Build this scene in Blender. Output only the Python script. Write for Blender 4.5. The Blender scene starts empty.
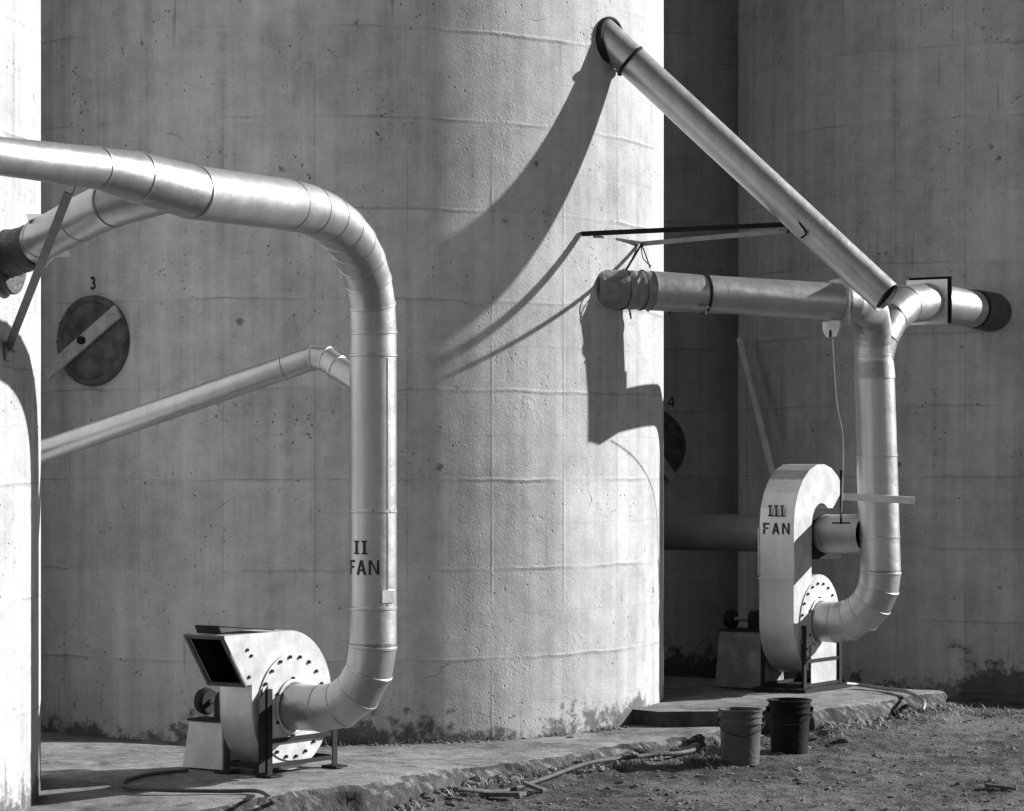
import bpy, math, random
import numpy as np
from mathutils import Vector, Matrix
R = math.radians
sin, cos, pi = math.sin, math.cos, math.pi
random.seed(7)
sc = bpy.context.scene
COL = sc.collection

# ------------------------------------------------------------------ camera, sky, sun, exposure
F = 2700.0            # focal length in pixels of the 1024 px wide picture
CAMZ = 2.02; ZL = CAMZ - 1.88       # eye height above the dirt; top of the lower slab
cam = bpy.data.cameras.new('camera')
cam.sensor_width = 36; cam.lens = F / 1024 * 36
cam.shift_y = 59.5 / 1024; cam.clip_end = 2000
camo = bpy.data.objects.new('camera', cam); COL.objects.link(camo)
camo.location = (0, 0, CAMZ); camo.rotation_euler = (R(90), 0, 0)
sc.camera = camo

SUN_AZ, SUN_EL = 20.5, 23.0      # degrees behind +X, degrees up
w = bpy.data.worlds.new('World'); sc.world = w; w.use_nodes = True
wt = w.node_tree; bg = wt.nodes['Background']
sky = wt.nodes.new('ShaderNodeTexSky'); sky.sky_type = 'NISHITA'; sky.sun_disc = False
sky.altitude = 2500; sky.air_density = .7; sky.dust_density = .15; sky.ozone_density = 4.0
sky.sun_elevation = R(SUN_EL); sky.sun_rotation = R(90 - SUN_AZ)
bw = wt.nodes.new('ShaderNodeSeparateColor')      # black-and-white film behind a red filter: only the sky's red counts
wt.links.new(sky.outputs[0], bw.inputs[0]); wt.links.new(bw.outputs[0], bg.inputs[0])
bg.inputs[1].default_value = 0.15
sl = bpy.data.lights.new('sun', 'SUN'); sl.energy = 5.0; sl.angle = R(0.53); sl.color = (1, 1, 1)
so = bpy.data.objects.new('sun', sl); COL.objects.link(so)
sd = Vector((cos(R(SUN_AZ)) * cos(R(SUN_EL)), sin(R(SUN_AZ)) * cos(R(SUN_EL)), sin(R(SUN_EL))))
so.rotation_euler = sd.to_track_quat('Z', 'Y').to_euler()
so.location = (20, 10, 15)
sc.view_settings.view_transform = 'Standard'; sc.view_settings.look = 'None'
sc.view_settings.gamma = 1; sc.view_settings.use_curve_mapping = False
sc.view_settings.exposure = 0.76
sc.cycles.max_bounces = 8; sc.cycles.diffuse_bounces = 4

# ------------------------------------------------------------------ helpers
def at(px, py, d):
    """a place seen at a photo pixel, d metres in front of the camera plane"""
    return Vector(((px - 512) / F * d, d, CAMZ + (465 - py) / F * d))

class MB:
    def __init__(s): s.v = []; s.f = []
    def add(s, vs, fs):
        o = len(s.v); s.v += [tuple(v) for v in vs]; s.f += [tuple(i + o for i in f) for f in fs]
    def box(s, c, size, M=None):
        x, y, z = [q / 2 for q in size]
        vs = [Vector((i * x, j * y, k * z)) for i in (-1, 1) for j in (-1, 1) for k in (-1, 1)]
        if M is not None: vs = [M @ v for v in vs]
        c = Vector(c)
        s.add([v + c for v in vs], [(0, 1, 3, 2), (4, 6, 7, 5), (0, 4, 5, 1), (2, 3, 7, 6), (0, 2, 6, 4), (1, 5, 7, 3)])
    def bar(s, a, b, wd, ht, up=(0, 0, 1)):
        a, b = Vector(a), Vector(b); t = (b - a); L = t.length; t.normalize()
        u = t.cross(Vector(up)); u.normalize(); n = u.cross(t)
        M = Matrix((u, t, n)).transposed()
        s.box((a + b) / 2, (wd, L, ht), M)
    def angle_iron(s, a, b, wd, th, up=(0, 0, 1)):
        a, b = Vector(a), Vector(b); t = (b - a).normalized()
        u = t.cross(Vector(up)).normalized(); n = u.cross(t)
        s.bar(a, b, wd, th, up)
        o = u * (wd / 2 + th / 2 + .0005) - n * (wd / 2 - th / 2)
        s.bar(a + o, b + o, th, wd, up)
    def cyl(s, a, b, r0, r1=None, n=24, caps=True):
        if r1 is None: r1 = r0
        a, b = Vector(a), Vector(b); t = (b - a).normalized()
        u = t.orthogonal().normalized(); q = t.cross(u)
        vs = []
        for p, r in ((a, r0), (b, r1)):
            for k in range(n):
                A = 2 * pi * k / n; vs.append(p + u * (r * cos(A)) + q * (r * sin(A)))
        fs = [(k, (k + 1) % n, n + (k + 1) % n, n + k) for k in range(n)]
        if caps: fs += [tuple(range(n - 1, -1, -1)), tuple(range(n, 2 * n))]
        s.add(vs, fs)
    def ring(s, c, ax, r, tw, n=48, rh=None):
        """torus"""
        c, ax = Vector(c), Vector(ax).normalized(); u = ax.orthogonal().normalized(); q = ax.cross(u)
        m = 10; rh = rh or tw; vs = []; fs = []
        for k in range(n):
            A = 2 * pi * k / n; d = u * cos(A) + q * sin(A)
            for j in range(m):
                B = 2 * pi * j / m; vs.append(c + d * (r + tw * cos(B)) + ax * (rh * sin(B)))
        for k in range(n):
            for j in range(m):
                fs.append((k * m + j, ((k + 1) % n) * m + j, ((k + 1) % n) * m + (j + 1) % m, k * m + (j + 1) % m))
        s.add(vs, fs)
    def disc(s, c, ax, r, n=48, dome=0.0):
        c, ax = Vector(c), Vector(ax).normalized(); u = ax.orthogonal().normalized(); q = ax.cross(u)
        vs = [c + ax * dome]; fs = []; m = 6
        for j in range(1, m + 1):
            for k in range(n):
                A = 2 * pi * k / n
                vs.append(c + (u * cos(A) + q * sin(A)) * (r * j / m) + ax * dome * (1 - (j / m) ** 2))
        for k in range(n):
            fs.append((0, 1 + k, 1 + (k + 1) % n))
            for j in range(m - 1):
                a = 1 + j * n; fs.append((a + k, a + n + k, a + n + (k + 1) % n, a + (k + 1) % n))
        s.add(vs, fs)
    def prism(s, poly, x0, x1, f):
        """poly of (a, b) pairs swept from x0 to x1; f(x, a, b) gives a point"""
        n = len(poly)
        vs = [f(x0, *p) for p in poly] + [f(x1, *p) for p in poly]
        s.add(vs, [(k, (k + 1) % n, n + (k + 1) % n, n + k) for k in range(n)] + [tuple(range(n)), tuple(range(2 * n - 1, n - 1, -1))])
    def tube(s, pts, r, n=48, seams=(), seam_h=.004, seam_w=.011, sub=1):
        """mitred sheet-metal tube: each straight gore keeps its own shading, seams are raised bands"""
        P = [Vector(p) for p in pts]; N = len(P)
        rs = r if isinstance(r, (list, tuple)) else [r] * N
        T = [(P[i + 1] - P[i]).normalized() for i in range(N - 1)]
        pl = [T[0]] + [(T[i - 1] + T[i]).normalized() for i in range(1, N - 1)] + [T[-1]]
        u = T[0].cross(Vector((0, 0, 1)))
        if u.length < .05: u = T[0].cross(Vector((0, 1, 0)))
        u.normalize()
        def ringpts(p, t, u, nrm, r):
            q = t.cross(u); out = []
            for k in range(n):
                A = 2 * pi * k / n; v = u * (r * cos(A)) + q * (r * sin(A))
                out.append(p + v - t * (v.dot(nrm) / t.dot(nrm)))
            return out
        for i in range(N - 1):
            t = T[i]
            if i: u = (T[i - 1].rotation_difference(T[i])) @ u
            a = ringpts(P[i], t, u, pl[i], rs[i]); b = ringpts(P[i + 1], t, u, pl[i + 1], rs[i + 1])
            s.add(a + b, [(k, (k + 1) % n, n + (k + 1) % n, n + k) for k in range(n)])
            for j, pr, rr in ((i, a, rs[i]), (i + 1, b, rs[i + 1])):
                if j in seams and (j == i or j == N - 1):
                    c = P[j]; nn = pl[j]; k1 = 1 + seam_h / rr
                    rings = [[c + (p - c) * .999 - nn * seam_w for p in pr], [c + (p - c) * k1 - nn * seam_w * .6 for p in pr],
                             [c + (p - c) * k1 + nn * seam_w * .6 for p in pr], [c + (p - c) * .999 + nn * seam_w for p in pr]]
                    vs = sum(rings, [])
                    s.add(vs, [(m * n + k, m * n + (k + 1) % n, (m + 1) * n + (k + 1) % n, (m + 1) * n + k) for m in range(3) for k in range(n)])
    def cable(s, pts, r, n=10, per=8):
        P = [Vector(p) for p in pts]
        Q = []
        for i in range(len(P) - 1):
            p0 = P[max(i - 1, 0)]; p1 = P[i]; p2 = P[i + 1]; p3 = P[min(i + 2, len(P) - 1)]
            for k in range(per):
                t = k / per
                Q.append(.5 * ((2 * p1) + (p2 - p0) * t + (2 * p0 - 5 * p1 + 4 * p2 - p3) * t * t + (3 * p1 - p0 - 3 * p2 + p3) * t ** 3))
        Q.append(P[-1]); u = None; vs = []; fs = []
        for i, p in enumerate(Q):
            t = (Q[min(i + 1, len(Q) - 1)] - Q[max(i - 1, 0)]).normalized()
            u = t.orthogonal().normalized() if u is None else (u - t * u.dot(t)).normalized()
            q = t.cross(u)
            for k in range(n):
                A = 2 * pi * k / n; vs.append(p + u * r * cos(A) + q * r * sin(A))
        for i in range(len(Q) - 1):
            for k in range(n): fs.append((i * n + k, i * n + (k + 1) % n, (i + 1) * n + (k + 1) % n, (i + 1) * n + k))
        fs += [tuple(range(n)), tuple(range((len(Q) - 1) * n, len(Q) * n))]
        s.add(vs, fs)
    def build(s, name, mat, parent=None, ang=35, local=False, bevel=0):
        me = bpy.data.meshes.new(name)
        off = Vector((0, 0, 0))
        if parent is not None and not local:
            p = parent
            while p: off += p.location; p = p.parent
        me.from_pydata([Vector(v) - off for v in s.v], [], s.f); me.update()
        me.materials.append(mat)
        import bmesh
        b = bmesh.new(); b.from_mesh(me); bmesh.ops.recalc_face_normals(b, faces=b.faces); b.to_mesh(me); b.free()
        me.shade_smooth(); me.set_sharp_from_angle(angle=R(ang))
        o = bpy.data.objects.new(name, me); COL.objects.link(o)
        if parent is not None: o.parent = parent
        if bevel:
            m = o.modifiers.new('bevel', 'BEVEL'); m.width = bevel; m.segments = 2; m.limit_method = 'ANGLE'; m.angle_limit = R(40)
        return o

def thing(name, label, cat, loc=(0, 0, 0), rotz=0, group=None):
    o = bpy.data.objects.new(name, None); COL.objects.link(o); o.empty_display_size = .2
    o.location = loc; o.rotation_euler = (0, 0, rotz)
    return tag(o, label, cat, group)
def tag(o, label=None, cat=None, group=None, kind=None):
    if label: o['label'] = label
    if cat: o['category'] = cat
    if group: o['group'] = group
    if kind: o['kind'] = kind
    return o

def fillet(a, c, b, T, n):
    """n+1 points of an arc that rounds corner c, tangent lengths T"""
    a, c, b = Vector(a), Vector(c), Vector(b)
    d0 = (a - c).normalized(); d1 = (b - c).normalized()
    p0 = c + d0 * T; p1 = c + d1 * T
    h = d0.angle(d1) / 2; rad = T * math.tan(h)
    o = c + (d0 + d1).normalized() * (T / cos(h))
    v0 = p0 - o; v1 = p1 - o; tot = v0.angle(v1); ax = v0.cross(v1).normalized()
    return [o + Matrix.Rotation(tot * k / n, 3, ax) @ v0 for k in range(n + 1)]

def ext(a, pts, b, l=.02):
    a, b = Vector(a), Vector(b)
    return [pts[0] + (a - pts[0]).normalized() * l] + list(pts) + [pts[-1] + (b - pts[-1]).normalized() * l]
rng = np.random.default_rng(3)
_tab = rng.random((256, 256))
def vnoise(x, y):
    xi = np.floor(x).astype(int); yi = np.floor(y).astype(int); fx = x - xi; fy = y - yi
    fx = fx * fx * (3 - 2 * fx); fy = fy * fy * (3 - 2 * fy)
    g = lambda a, b: _tab[a % 256, b % 256]
    return (g(xi, yi) * (1 - fx) + g(xi + 1, yi) * fx) * (1 - fy) + (g(xi, yi + 1) * (1 - fx) + g(xi + 1, yi + 1) * fx) * fy - .5
def fbm(x, y, f, oct=4, gain=.5):
    s = 0; a = 1
    for _ in range(oct): s = s + a * vnoise(x * f + 17.3 * _, y * f + 5.1 * _); f *= 2.03; a *= gain
    return s

# ------------------------------------------------------------------ materials
class NT:
    def __init__(s, name):
        s.m = bpy.data.materials.new(name); s.m.use_nodes = True; s.t = s.m.node_tree
        s.p = s.t.nodes['Principled BSDF']
        s.oc = s.t.nodes.new('ShaderNodeTexCoord').outputs['Object']
    def n(s, ty, **kw):
        o = s.t.nodes.new(ty)
        for k, v in kw.items(): setattr(o, k, v)
        return o
    def put(s, sock, v):
        if hasattr(v, 'links') or isinstance(v, bpy.types.NodeSocket): s.t.links.new(v, sock)
        else: sock.default_value = v
    def math(s, op, a, b=None, c=None, clamp=False):
        o = s.n('ShaderNodeMath', operation=op); o.use_clamp = clamp
        for i, q in enumerate((a, b, c)):
            if q is not None: s.put(o.inputs[i], q)
        return o.outputs[0]
    def noise(s, vec, scale, detail=4, rough=.5):
        o = s.n('ShaderNodeTexNoise'); s.put(o.inputs['Vector'], vec)
        o.inputs['Scale'].default_value = scale; o.inputs['Detail'].default_value = detail; o.inputs['Roughness'].default_value = rough
        return o.outputs[0]
    def voro(s, vec, scale, feat='F1', rnd=1):
        o = s.n('ShaderNodeTexVoronoi', feature=feat); s.put(o.inputs['Vector'], vec); o.inputs['Scale'].default_value = scale
        o.inputs['Randomness'].default_value = rnd
        return o
    def ramp(s, v, a, b, lo=0., hi=1.):
        o = s.n('ShaderNodeMapRange', interpolation_type='SMOOTHSTEP'); s.put(o.inputs[0], v)
        for i, q in enumerate((a, b, lo, hi)): o.inputs[1 + i].default_value = q
        return o.outputs[0]
    def xyz(s, x, y, z):
        o = s.n('ShaderNodeCombineXYZ')
        for i, q in enumerate((x, y, z)): s.put(o.inputs[i], q)
        return o.outputs[0]
    def scale(s, vec, v):
        o = s.n('ShaderNodeVectorMath', operation='MULTIPLY'); s.put(o.inputs[0], vec); o.inputs[1].default_value = v
        return o.outputs[0]
    def bump(s, h, dist, strength=1.0, nrm=None):
        o = s.n('ShaderNodeBump'); s.put(o.inputs['Height'], h); o.inputs['Distance'].default_value = dist; o.inputs['Strength'].default_value = strength
        if nrm is not None: s.put(o.inputs['Normal'], nrm)
        return o.outputs[0]
    def grey(s, v): s.t.links.new(v, s.p.inputs['Base Color'])

def simple(name, g, rough=.6, metal=0., var=.12, vs=6., bump=0., bs=40.):
    t = NT(name)
    v = t.noise(t.oc, vs, 5, .6)
    t.grey(t.math('MULTIPLY', g, t.ramp(v, .25, .75, 1 - var, 1 + var)))
    t.p.inputs['Roughness'].default_value = rough; t.p.inputs['Metallic'].default_value = metal
    if bump: t.put(t.p.inputs['Normal'], t.bump(t.noise(t.oc, bs, 4), bump))
    return t.m

SILO_R = 2.58; NPAN = 26
def wall_material(name, base, rough_bump=1.0):
    t = NT(name); M = t.math
    sep = t.n('ShaderNodeSeparateXYZ'); t.put(sep.inputs[0], t.oc)
    th = M('ARCTAN2', sep.outputs[1], sep.outputs[0])
    u0 = M('MULTIPLY', th, SILO_R); z0 = sep.outputs[2]
    uv0 = t.xyz(u0, z0, 0.0)
    wob = t.noise(uv0, 2.2, 3); wobf = t.noise(t.xyz(u0, z0, 7.0), 9, 3)
    dz = M('MULTIPLY', M('SUBTRACT', wob, .5), .035); dzf = M('MULTIPLY', M('SUBTRACT', wobf, .5), .02)
    z = M('ADD', M('ADD', z0, dz), dzf); u = M('ADD', u0, M('MULTIPLY', M('SUBTRACT', wobf, .5), .012))
    PW = 2 * pi * SILO_R / NPAN
    # signed distance to the nearest lift joint and the nearest form seam
    jz = M('SUBTRACT', M('MODULO', M('ADD', M('SUBTRACT', z, .09), .305 + 6.1), .61), .305)
    ju = M('SUBTRACT', M('MODULO', M('ADD', u, PW / 2 + PW * 40), PW), PW / 2)
    ajz = M('ABSOLUTE', jz); aju = M('ABSOLUTE', ju)
    presence = t.ramp(t.noise(t.xyz(u0, M('MULTIPLY', z0, .35), 3.0), 1.3, 3), .40, .62)
    presence2 = t.ramp(t.noise(t.xyz(M('MULTIPLY', u0, .4), z0, 11.0), .9, 3), .42, .60)
    lz = M('MULTIPLY', t.ramp(ajz, .0, .007, 1, 0), M('ADD', .12, M('MULTIPLY', presence, .75)))
    lu = M('MULTIPLY', t.ramp(aju, .0, .006, 1, 0), M('ADD', .10, M('MULTIPLY', presence2, .7)))
    # panel to panel tone
    pid = t.xyz(M('FLOOR', M('DIVIDE', M('ADD', u, PW * 40), PW)), M('FLOOR', M('DIVIDE', M('ADD', M('SUBTRACT', z, .09), 6.1), .61)), 0.0)
    wn = t.n('ShaderNodeTexWhiteNoise', noise_dimensions='2D'); t.put(wn.inputs['Vector'], pid)
    tone = M('MULTIPLY', M('SUBTRACT', wn.outputs[0], .5), .13)
    big = M('MULTIPLY', M('SUBTRACT', t.noise(uv0, .9, 6, .62), .5), 1.0)
    med = M('MULTIPLY', M('SUBTRACT', t.noise(uv0, 6, 7, .75), .5), .85)
    fine = M('MULTIPLY', M('SUBTRACT', t.noise(uv0, 85, 4, .85), .5), 1.0)
    streak = t.noise(t.xyz(M('MULTIPLY', u0, 9.0), M('MULTIPLY', z0, .35), 2.0), 1.0, 4, .6)
    streak2 = M('MULTIPLY', M('SUBTRACT', streak, .5), .75)
    # thin dark water runs
    runs = t.noise(t.xyz(M('MULTIPLY', u0, 26.0), M('MULTIPLY', z0, .9), 5.0), 1.0, 2, .5)
    runm = M('MULTIPLY', t.ramp(runs, .63, .74), t.ramp(t.noise(uv0, 1.1, 2), .5, .65))
    # bug holes and rusty pits, clustered
    v1 = t.voro(uv0, 24); pit = t.ramp(v1.outputs['Distance'], .10, .26, 1, 0)
    cl = t.ramp(t.noise(t.xyz(u0, z0, 21.0), 2.0, 5, .7), .47, .62)
    szn = t.ramp(t.noise(uv0, 14, 2), .45, .60)
    pits = M('MULTIPLY', M('MULTIPLY', pit, cl), szn)
    v2 = t.voro(uv0, 3.1); pit2 = M('MULTIPLY', t.ramp(M('ADD', v2.outputs['Distance'], M('MULTIPLY', M('SUBTRACT', t.noise(uv0, 40, 3), .5), .22)), .045, .10, 1, 0), t.ramp(t.noise(uv0, 1.7, 2), .48, .56))
    # hair cracks
    cv = t.voro(t.xyz(M('ADD', M('MULTIPLY', u0, .55), M('MULTIPLY', wob, .5)), M('ADD', z0, M('MULTIPLY', wobf, .10)), 0.0), 1.15, 'DISTANCE_TO_EDGE')
    crack = M('MULTIPLY', t.ramp(cv.outputs['Distance'], .0, .006, 1, 0), t.ramp(t.noise(t.xyz(u0, z0, 33.0), 1.6, 2), .64, .74))
    # soil splashed on the foot of the wall
    soiln = t.noise(uv0, 9, 6, .75); soiln2 = t.noise(t.xyz(u0, z0, 9.0), 1.5, 3)
    soil = t.ramp(M('SUBTRACT', M('ADD', M('MULTIPLY', M('SUBTRACT', soiln, .5), .75), M('MULTIPLY', M('SUBTRACT', soiln2, .46), .9)), M('MULTIPLY', M('SUBTRACT', z0, .30), .95)), .0, .14)
    val = M('ADD', 1.0, M('ADD', M('ADD', tone, big), M('ADD', M('ADD', med, fine), streak2)))
    dark = M('ADD', M('ADD', M('MULTIPLY', lz, .50), M('MULTIPLY', lu, .44)), M('ADD', M('MULTIPLY', pits, .65), M('ADD', M('MULTIPLY', pit2, .6), M('ADD', M('MULTIPLY', crack, .35), M('MULTIPLY', runm, .42)))), clamp=True)
    val = M('MULTIPLY', val, M('SUBTRACT', 1.0, dark))
    val = M('MULTIPLY', val, M('SUBTRACT', 1.0, M('MULTIPLY', soil, .74)))
    t.grey(M('MULTIPLY', val, base))
    t.p.inputs['Roughness'].default_value = .82; t.p.inputs['Specular IOR Level'].default_value = .3
    # relief: fins at the joints, offset lifts, board texture, chipped paint
    lip = M('MULTIPLY', t.ramp(ajz, .0, .022, 1, 0), M('ADD', .25, M('MULTIPLY', presence, .75)))
    lipu = M('MULTIPLY', t.ramp(aju, .0, .016, 1, 0), M('MULTIPLY', presence2, .6))
    drift = M('MULTIPLY', jz, -1.2)   # each lift leans a little
    blob = t.ramp(t.noise(uv0, 26, 3, .6), .50, .66); patch = t.ramp(t.noise(t.xyz(u0, z0, 41.0), 1.9, 3), .54, .66)
    h = M('ADD', M('MULTIPLY', lip, .55), M('MULTIPLY', lipu, .28))
    h = M('ADD', h, M('ADD', M('MULTIPLY', M('MULTIPLY', blob, patch), .16), M('MULTIPLY', drift, .35)))
    h = M('ADD', h, M('MULTIPLY', t.noise(uv0, 5, 5, .6), .5))
    h = M('ADD', h, M('MULTIPLY', t.noise(uv0, 60, 4, .7), .35))
    h = M('SUBTRACT', h, M('ADD', M('MULTIPLY', pits, .8), M('MULTIPLY', crack, .5)))
    t.put(t.p.inputs['Normal'], t.bump(h, .011 * rough_bump))
    return t.m

def duct_material(name, g, rough, metal):
    t = NT(name); M = t.math
    a = t.noise(t.oc, 3.0, 5, .6); b = t.noise(t.oc, 45, 4, .7); c = t.noise(t.scale(t.oc, (9, 9, .6)), 1.6, 4, .6)
    v = M('ADD', 1.0, M('ADD', M('MULTIPLY', M('SUBTRACT', a, .5), .38), M('ADD', M('MULTIPLY', M('SUBTRACT', b, .5), .22), M('MULTIPLY', M('SUBTRACT', c, .5), .40))))
    sp = t.voro(t.oc, 14).outputs['Distance']
    spots = M('MULTIPLY', t.ramp(sp, .06, .14, 1, 0), t.ramp(t.noise(t.oc, 2.2, 2), .55, .62))
    v = M('MULTIPLY', v, M('SUBTRACT', 1.0, M('MULTIPLY', spots, .45)))
    t.grey(M('MULTIPLY', v, g))
    t.put(t.p.inputs['Roughness'], M('ADD', rough - .08, M('MULTIPLY', t.noise(t.oc, 6, 4), .16)))
    t.p.inputs['Metallic'].default_value = metal
    t.put(t.p.inputs['Normal'], t.bump(M('ADD', t.noise(t.oc, 4.5, 3, .55), M('MULTIPLY', b, .08)), .009))
    return t.m

def ground_material():
    t = NT('dirt'); M = t.math
    a = t.noise(t.oc, .7, 5, .6); b = t.noise(t.oc, 6, 6, .7); c = t.noise(t.oc, 60, 5, .75); d = t.voro(t.oc, 55)
    v = M('ADD', .5, M('ADD', M('MULTIPLY', M('SUBTRACT', a, .5), .9), M('ADD', M('MULTIPLY', M('SUBTRACT', b, .5), .9), M('MULTIPLY', M('SUBTRACT', c, .5), 1.1))))
    v = t.ramp(v, .30, .74, .015, .21)
    peb = t.ramp(d.outputs['Distance'], .1, .4, 1.25, .85)
    t.grey(M('MULTIPLY', v, peb)); t.p.inputs['Roughness'].default_value = .95
    t.put(t.p.inputs['Normal'], t.bump(M('ADD', M('MULTIPLY', b, .6), M('ADD', M('MULTIPLY', c, .7), M('ADD', M('MULTIPLY', t.noise(t.oc, 22, 6, .8), .8), M('MULTIPLY', d.outputs['Distance'], -.5)))), .034))
    return t.m
def slab_material():
    t = NT('slab_concrete'); M = t.math
    a = t.noise(t.oc, 1.3, 5, .6); b = t.noise(t.oc, 9, 6, .7); c = t.noise(t.oc, 80, 4, .7)
    v = M('ADD', .5, M('ADD', M('MULTIPLY', M('SUBTRACT', a, .5), .8), M('ADD', M('MULTIPLY', M('SUBTRACT', b, .5), .7), M('MULTIPLY', M('SUBTRACT', c, .5), .6))))
    v = t.ramp(v, .2, .8, .10, .42)
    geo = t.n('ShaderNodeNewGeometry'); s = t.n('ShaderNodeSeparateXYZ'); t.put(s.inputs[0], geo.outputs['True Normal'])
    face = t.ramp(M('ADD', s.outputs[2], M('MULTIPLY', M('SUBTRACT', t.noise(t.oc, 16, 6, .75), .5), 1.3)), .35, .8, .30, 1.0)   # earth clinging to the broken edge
    stain = t.ramp(t.noise(t.oc, 4.2, 6, .75), .50, .66, 1.0, .42)
    t.grey(M('MULTIPLY', M('MULTIPLY', v, stain), face)); t.p.inputs['Roughness'].default_value = .9
    t.put(t.p.inputs['Normal'], t.bump(M('ADD', b, M('ADD', M('MULTIPLY', c, .6), M('MULTIPLY', t.noise(t.oc, 28, 6, .8), .9))), .028))
    return t.m

M_WALL = wall_material('painted_concrete', .43)
M_DUCT = duct_material('silver_duct', .45, .40, .80)
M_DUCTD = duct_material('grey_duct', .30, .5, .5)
M_WHITE = simple('white_sheet', .47, .55, 0, .22, 8, .0006, 30)
M_GREYSHEET = duct_material('galvanised_sheet', .62, .42, .55)
M_RIM = simple('rim_steel', .11, .5, .3, .3, 9, .003, 60)
M_DARK = simple('dark_steel', .022, .7, 0, .3, 8, .003, 60)
M_RUST = simple('rusty_cover', .085, .75, .1, .55, 9, .006, 50)
M_BLACK = simple('black_shade_and_parts', .012, .9, 0, .1)  # painted-in shade of openings; also the black gasket and lever box
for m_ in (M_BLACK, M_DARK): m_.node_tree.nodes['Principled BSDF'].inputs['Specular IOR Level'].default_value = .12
M_RUBBER = simple('rubber', .05, .6, 0, .3, 12, .01, 30)
M_BOOT = simple('weathered_boot', .22, .6, .2, .4, 7, .012, 22)
M_STEEL = simple('bar_steel', .24, .5, .4, .25, 10, .003, 50)
M_LIGHTBAR = simple('painted_bar', .34, .6, .1, .25, 9, .003, 60)
M_PALE = simple('pale_pipe', .75, .5, .1, .15, 6)
M_POLE = simple('worn_pole', .55, .6, .1, .2, 6)
M_HOSE = simple('hose_rubber', .05, .75, 0, .4, 9, .006, 40)
M_INK = simple('stencil_paint', .018, .7, 0, .3, 20)
M_PAIL = simple('grey_pail', .055, .5, 0, .3, 7, .003, 40)
M_PAILD = simple('black_pail', .006, .6, 0, .6, 9, .003, 40); M_PAILD.node_tree.nodes['Principled BSDF'].inputs['Specular IOR Level'].default_value = .15
M_WOOD = simple('wood', .09, .8, 0, .4, 8, .01, 30)
M_STRAW = simple('straw', .34, .85, 0, .4, 5)
M_WEED = simple('weeds', .07, .8, 0, .4, 5)
M_STONE = simple('stone', .14, .9, 0, .5, 1.5, .01, 60)
M_DIRT = ground_material(); M_SLAB = slab_material()

# ------------------------------------------------------------------ stencil lettering
def q(x0, y0, x1, y1): return [(x0, y0), (x1, y0), (x1, y1), (x0, y1)]
def stroke(pts, wd):
    out = []
    for i in range(len(pts) - 1):
        a, b = Vector(pts[i]), Vector(pts[i + 1]); t = (b - a).normalized(); n = Vector((-t.y, t.x)) * wd / 2; e = t * wd * .12
        out.append([tuple(a - n - e), tuple(b - n + e), tuple(b + n + e), tuple(a + n - e)])
    return out
def arc(cx, cy, r, a0, a1, n=9): return [(cx + r * cos(R(a0 + (a1 - a0) * k / n)), cy + r * sin(R(a0 + (a1 - a0) * k / n))) for k in range(n + 1)]
GL = {
 'I': (.46, [q(.14, .13, .34, .87), q(.02, 0, .46, .13), q(.02, .87, .46, 1)]),
 'F': (.62, [q(0, 0, .17, .48), q(0, .54, .17, 1), q(.17, .84, .6, 1), q(.21, .45, .5, .6)]),
 'A': (.74, [[(0, 0), (.18, 0), (.44, 1), (.29, 1)], [(.56, 0), (.74, 0), (.46, 1), (.31, 1)], q(.2, .24, .54, .37)]),
 'N': (.72, [q(0, 0, .16, 1), q(.56, 0, .72, 1), [(.18, 1), (.16, .78), (.55, .02), (.56, .24)]]),
 '3': (.6, stroke(arc(.29, .73, .19, 150, -75), .19) + stroke(arc(.29, .29, .22, 80, -150), .19)),
 '4': (.7, [q(.42, 0, .58, 1), q(0, .22, .7, .36), [(0, .36), (.16, .36), (.5, 1), (.36, 1)]]),
}
def text_mesh(txt, h, f, gap=.2, name='lettering', parent=None, local=False, mat=None):
    """f(u, v) places a point u along and v up, in metres from the middle of the line's foot"""
    tot = sum(GL[c][0] for c in txt) + gap * (len(txt) - 1); x = -tot / 2; mb = MB()
    for c in txt:
        for p in GL[c][1]:
            n = 4; vs = []
            for i in range(n + 1):
                for j in range(n + 1):
                    s, t = i / n, j / n
                    a = [p[k] for k in range(4)]
                    X = (a[0][0] * (1 - s) + a[1][0] * s) * (1 - t) + (a[3][0] * (1 - s) + a[2][0] * s) * t
                    Y = (a[0][1] * (1 - s) + a[1][1] * s) * (1 - t) + (a[3][1] * (1 - s) + a[2][1] * s) * t
                    vs.append(f((x + X) * h, Y * h))
            mb.add(vs, [(i * (n + 1) + j, (i + 1) * (n + 1) + j, (i + 1) * (n + 1) + j + 1, i * (n + 1) + j + 1) for i in range(n) for j in range(n)])
        x += GL[c][0] + gap
    return mb.build(name, mat or M_INK, parent, local=local)

# ------------------------------------------------------------------ ground
def axis(lo, hi, step, far):
    core = np.arange(lo, hi + 1e-6, step); out = [lo]; s = step
    a = []; x = lo
    while x > -far: s *= 1.25; x -= s; a.append(x)
    b = []; x = hi; s = step
    while x < far: s *= 1.25; x += s; b.append(x)
    return np.array(a[::-1] + list(core) + b)
E0 = np.array((-1.10, 15.62)); EU = np.array((.585, .811)); EV = np.array((.811, -.585))   # front line of the slab
def uv_to_xy(u, v): return E0[0] + u * EU[0] + v * EV[0], E0[1] + u * EU[1] + v * EV[1]
def xy_to_uv(x, y): return (x - E0[0]) * EU[0] + (y - E0[1]) * EU[1], (x - E0[0]) * EV[0] + (y - E0[1]) * EV[1]
def vfront(u): return .48 * np.exp(-((u + .7) / 1.6) ** 4) if True else 0
def rise(u): return .10 * np.exp(-((u + .4) / 1.5) ** 4)
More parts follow.
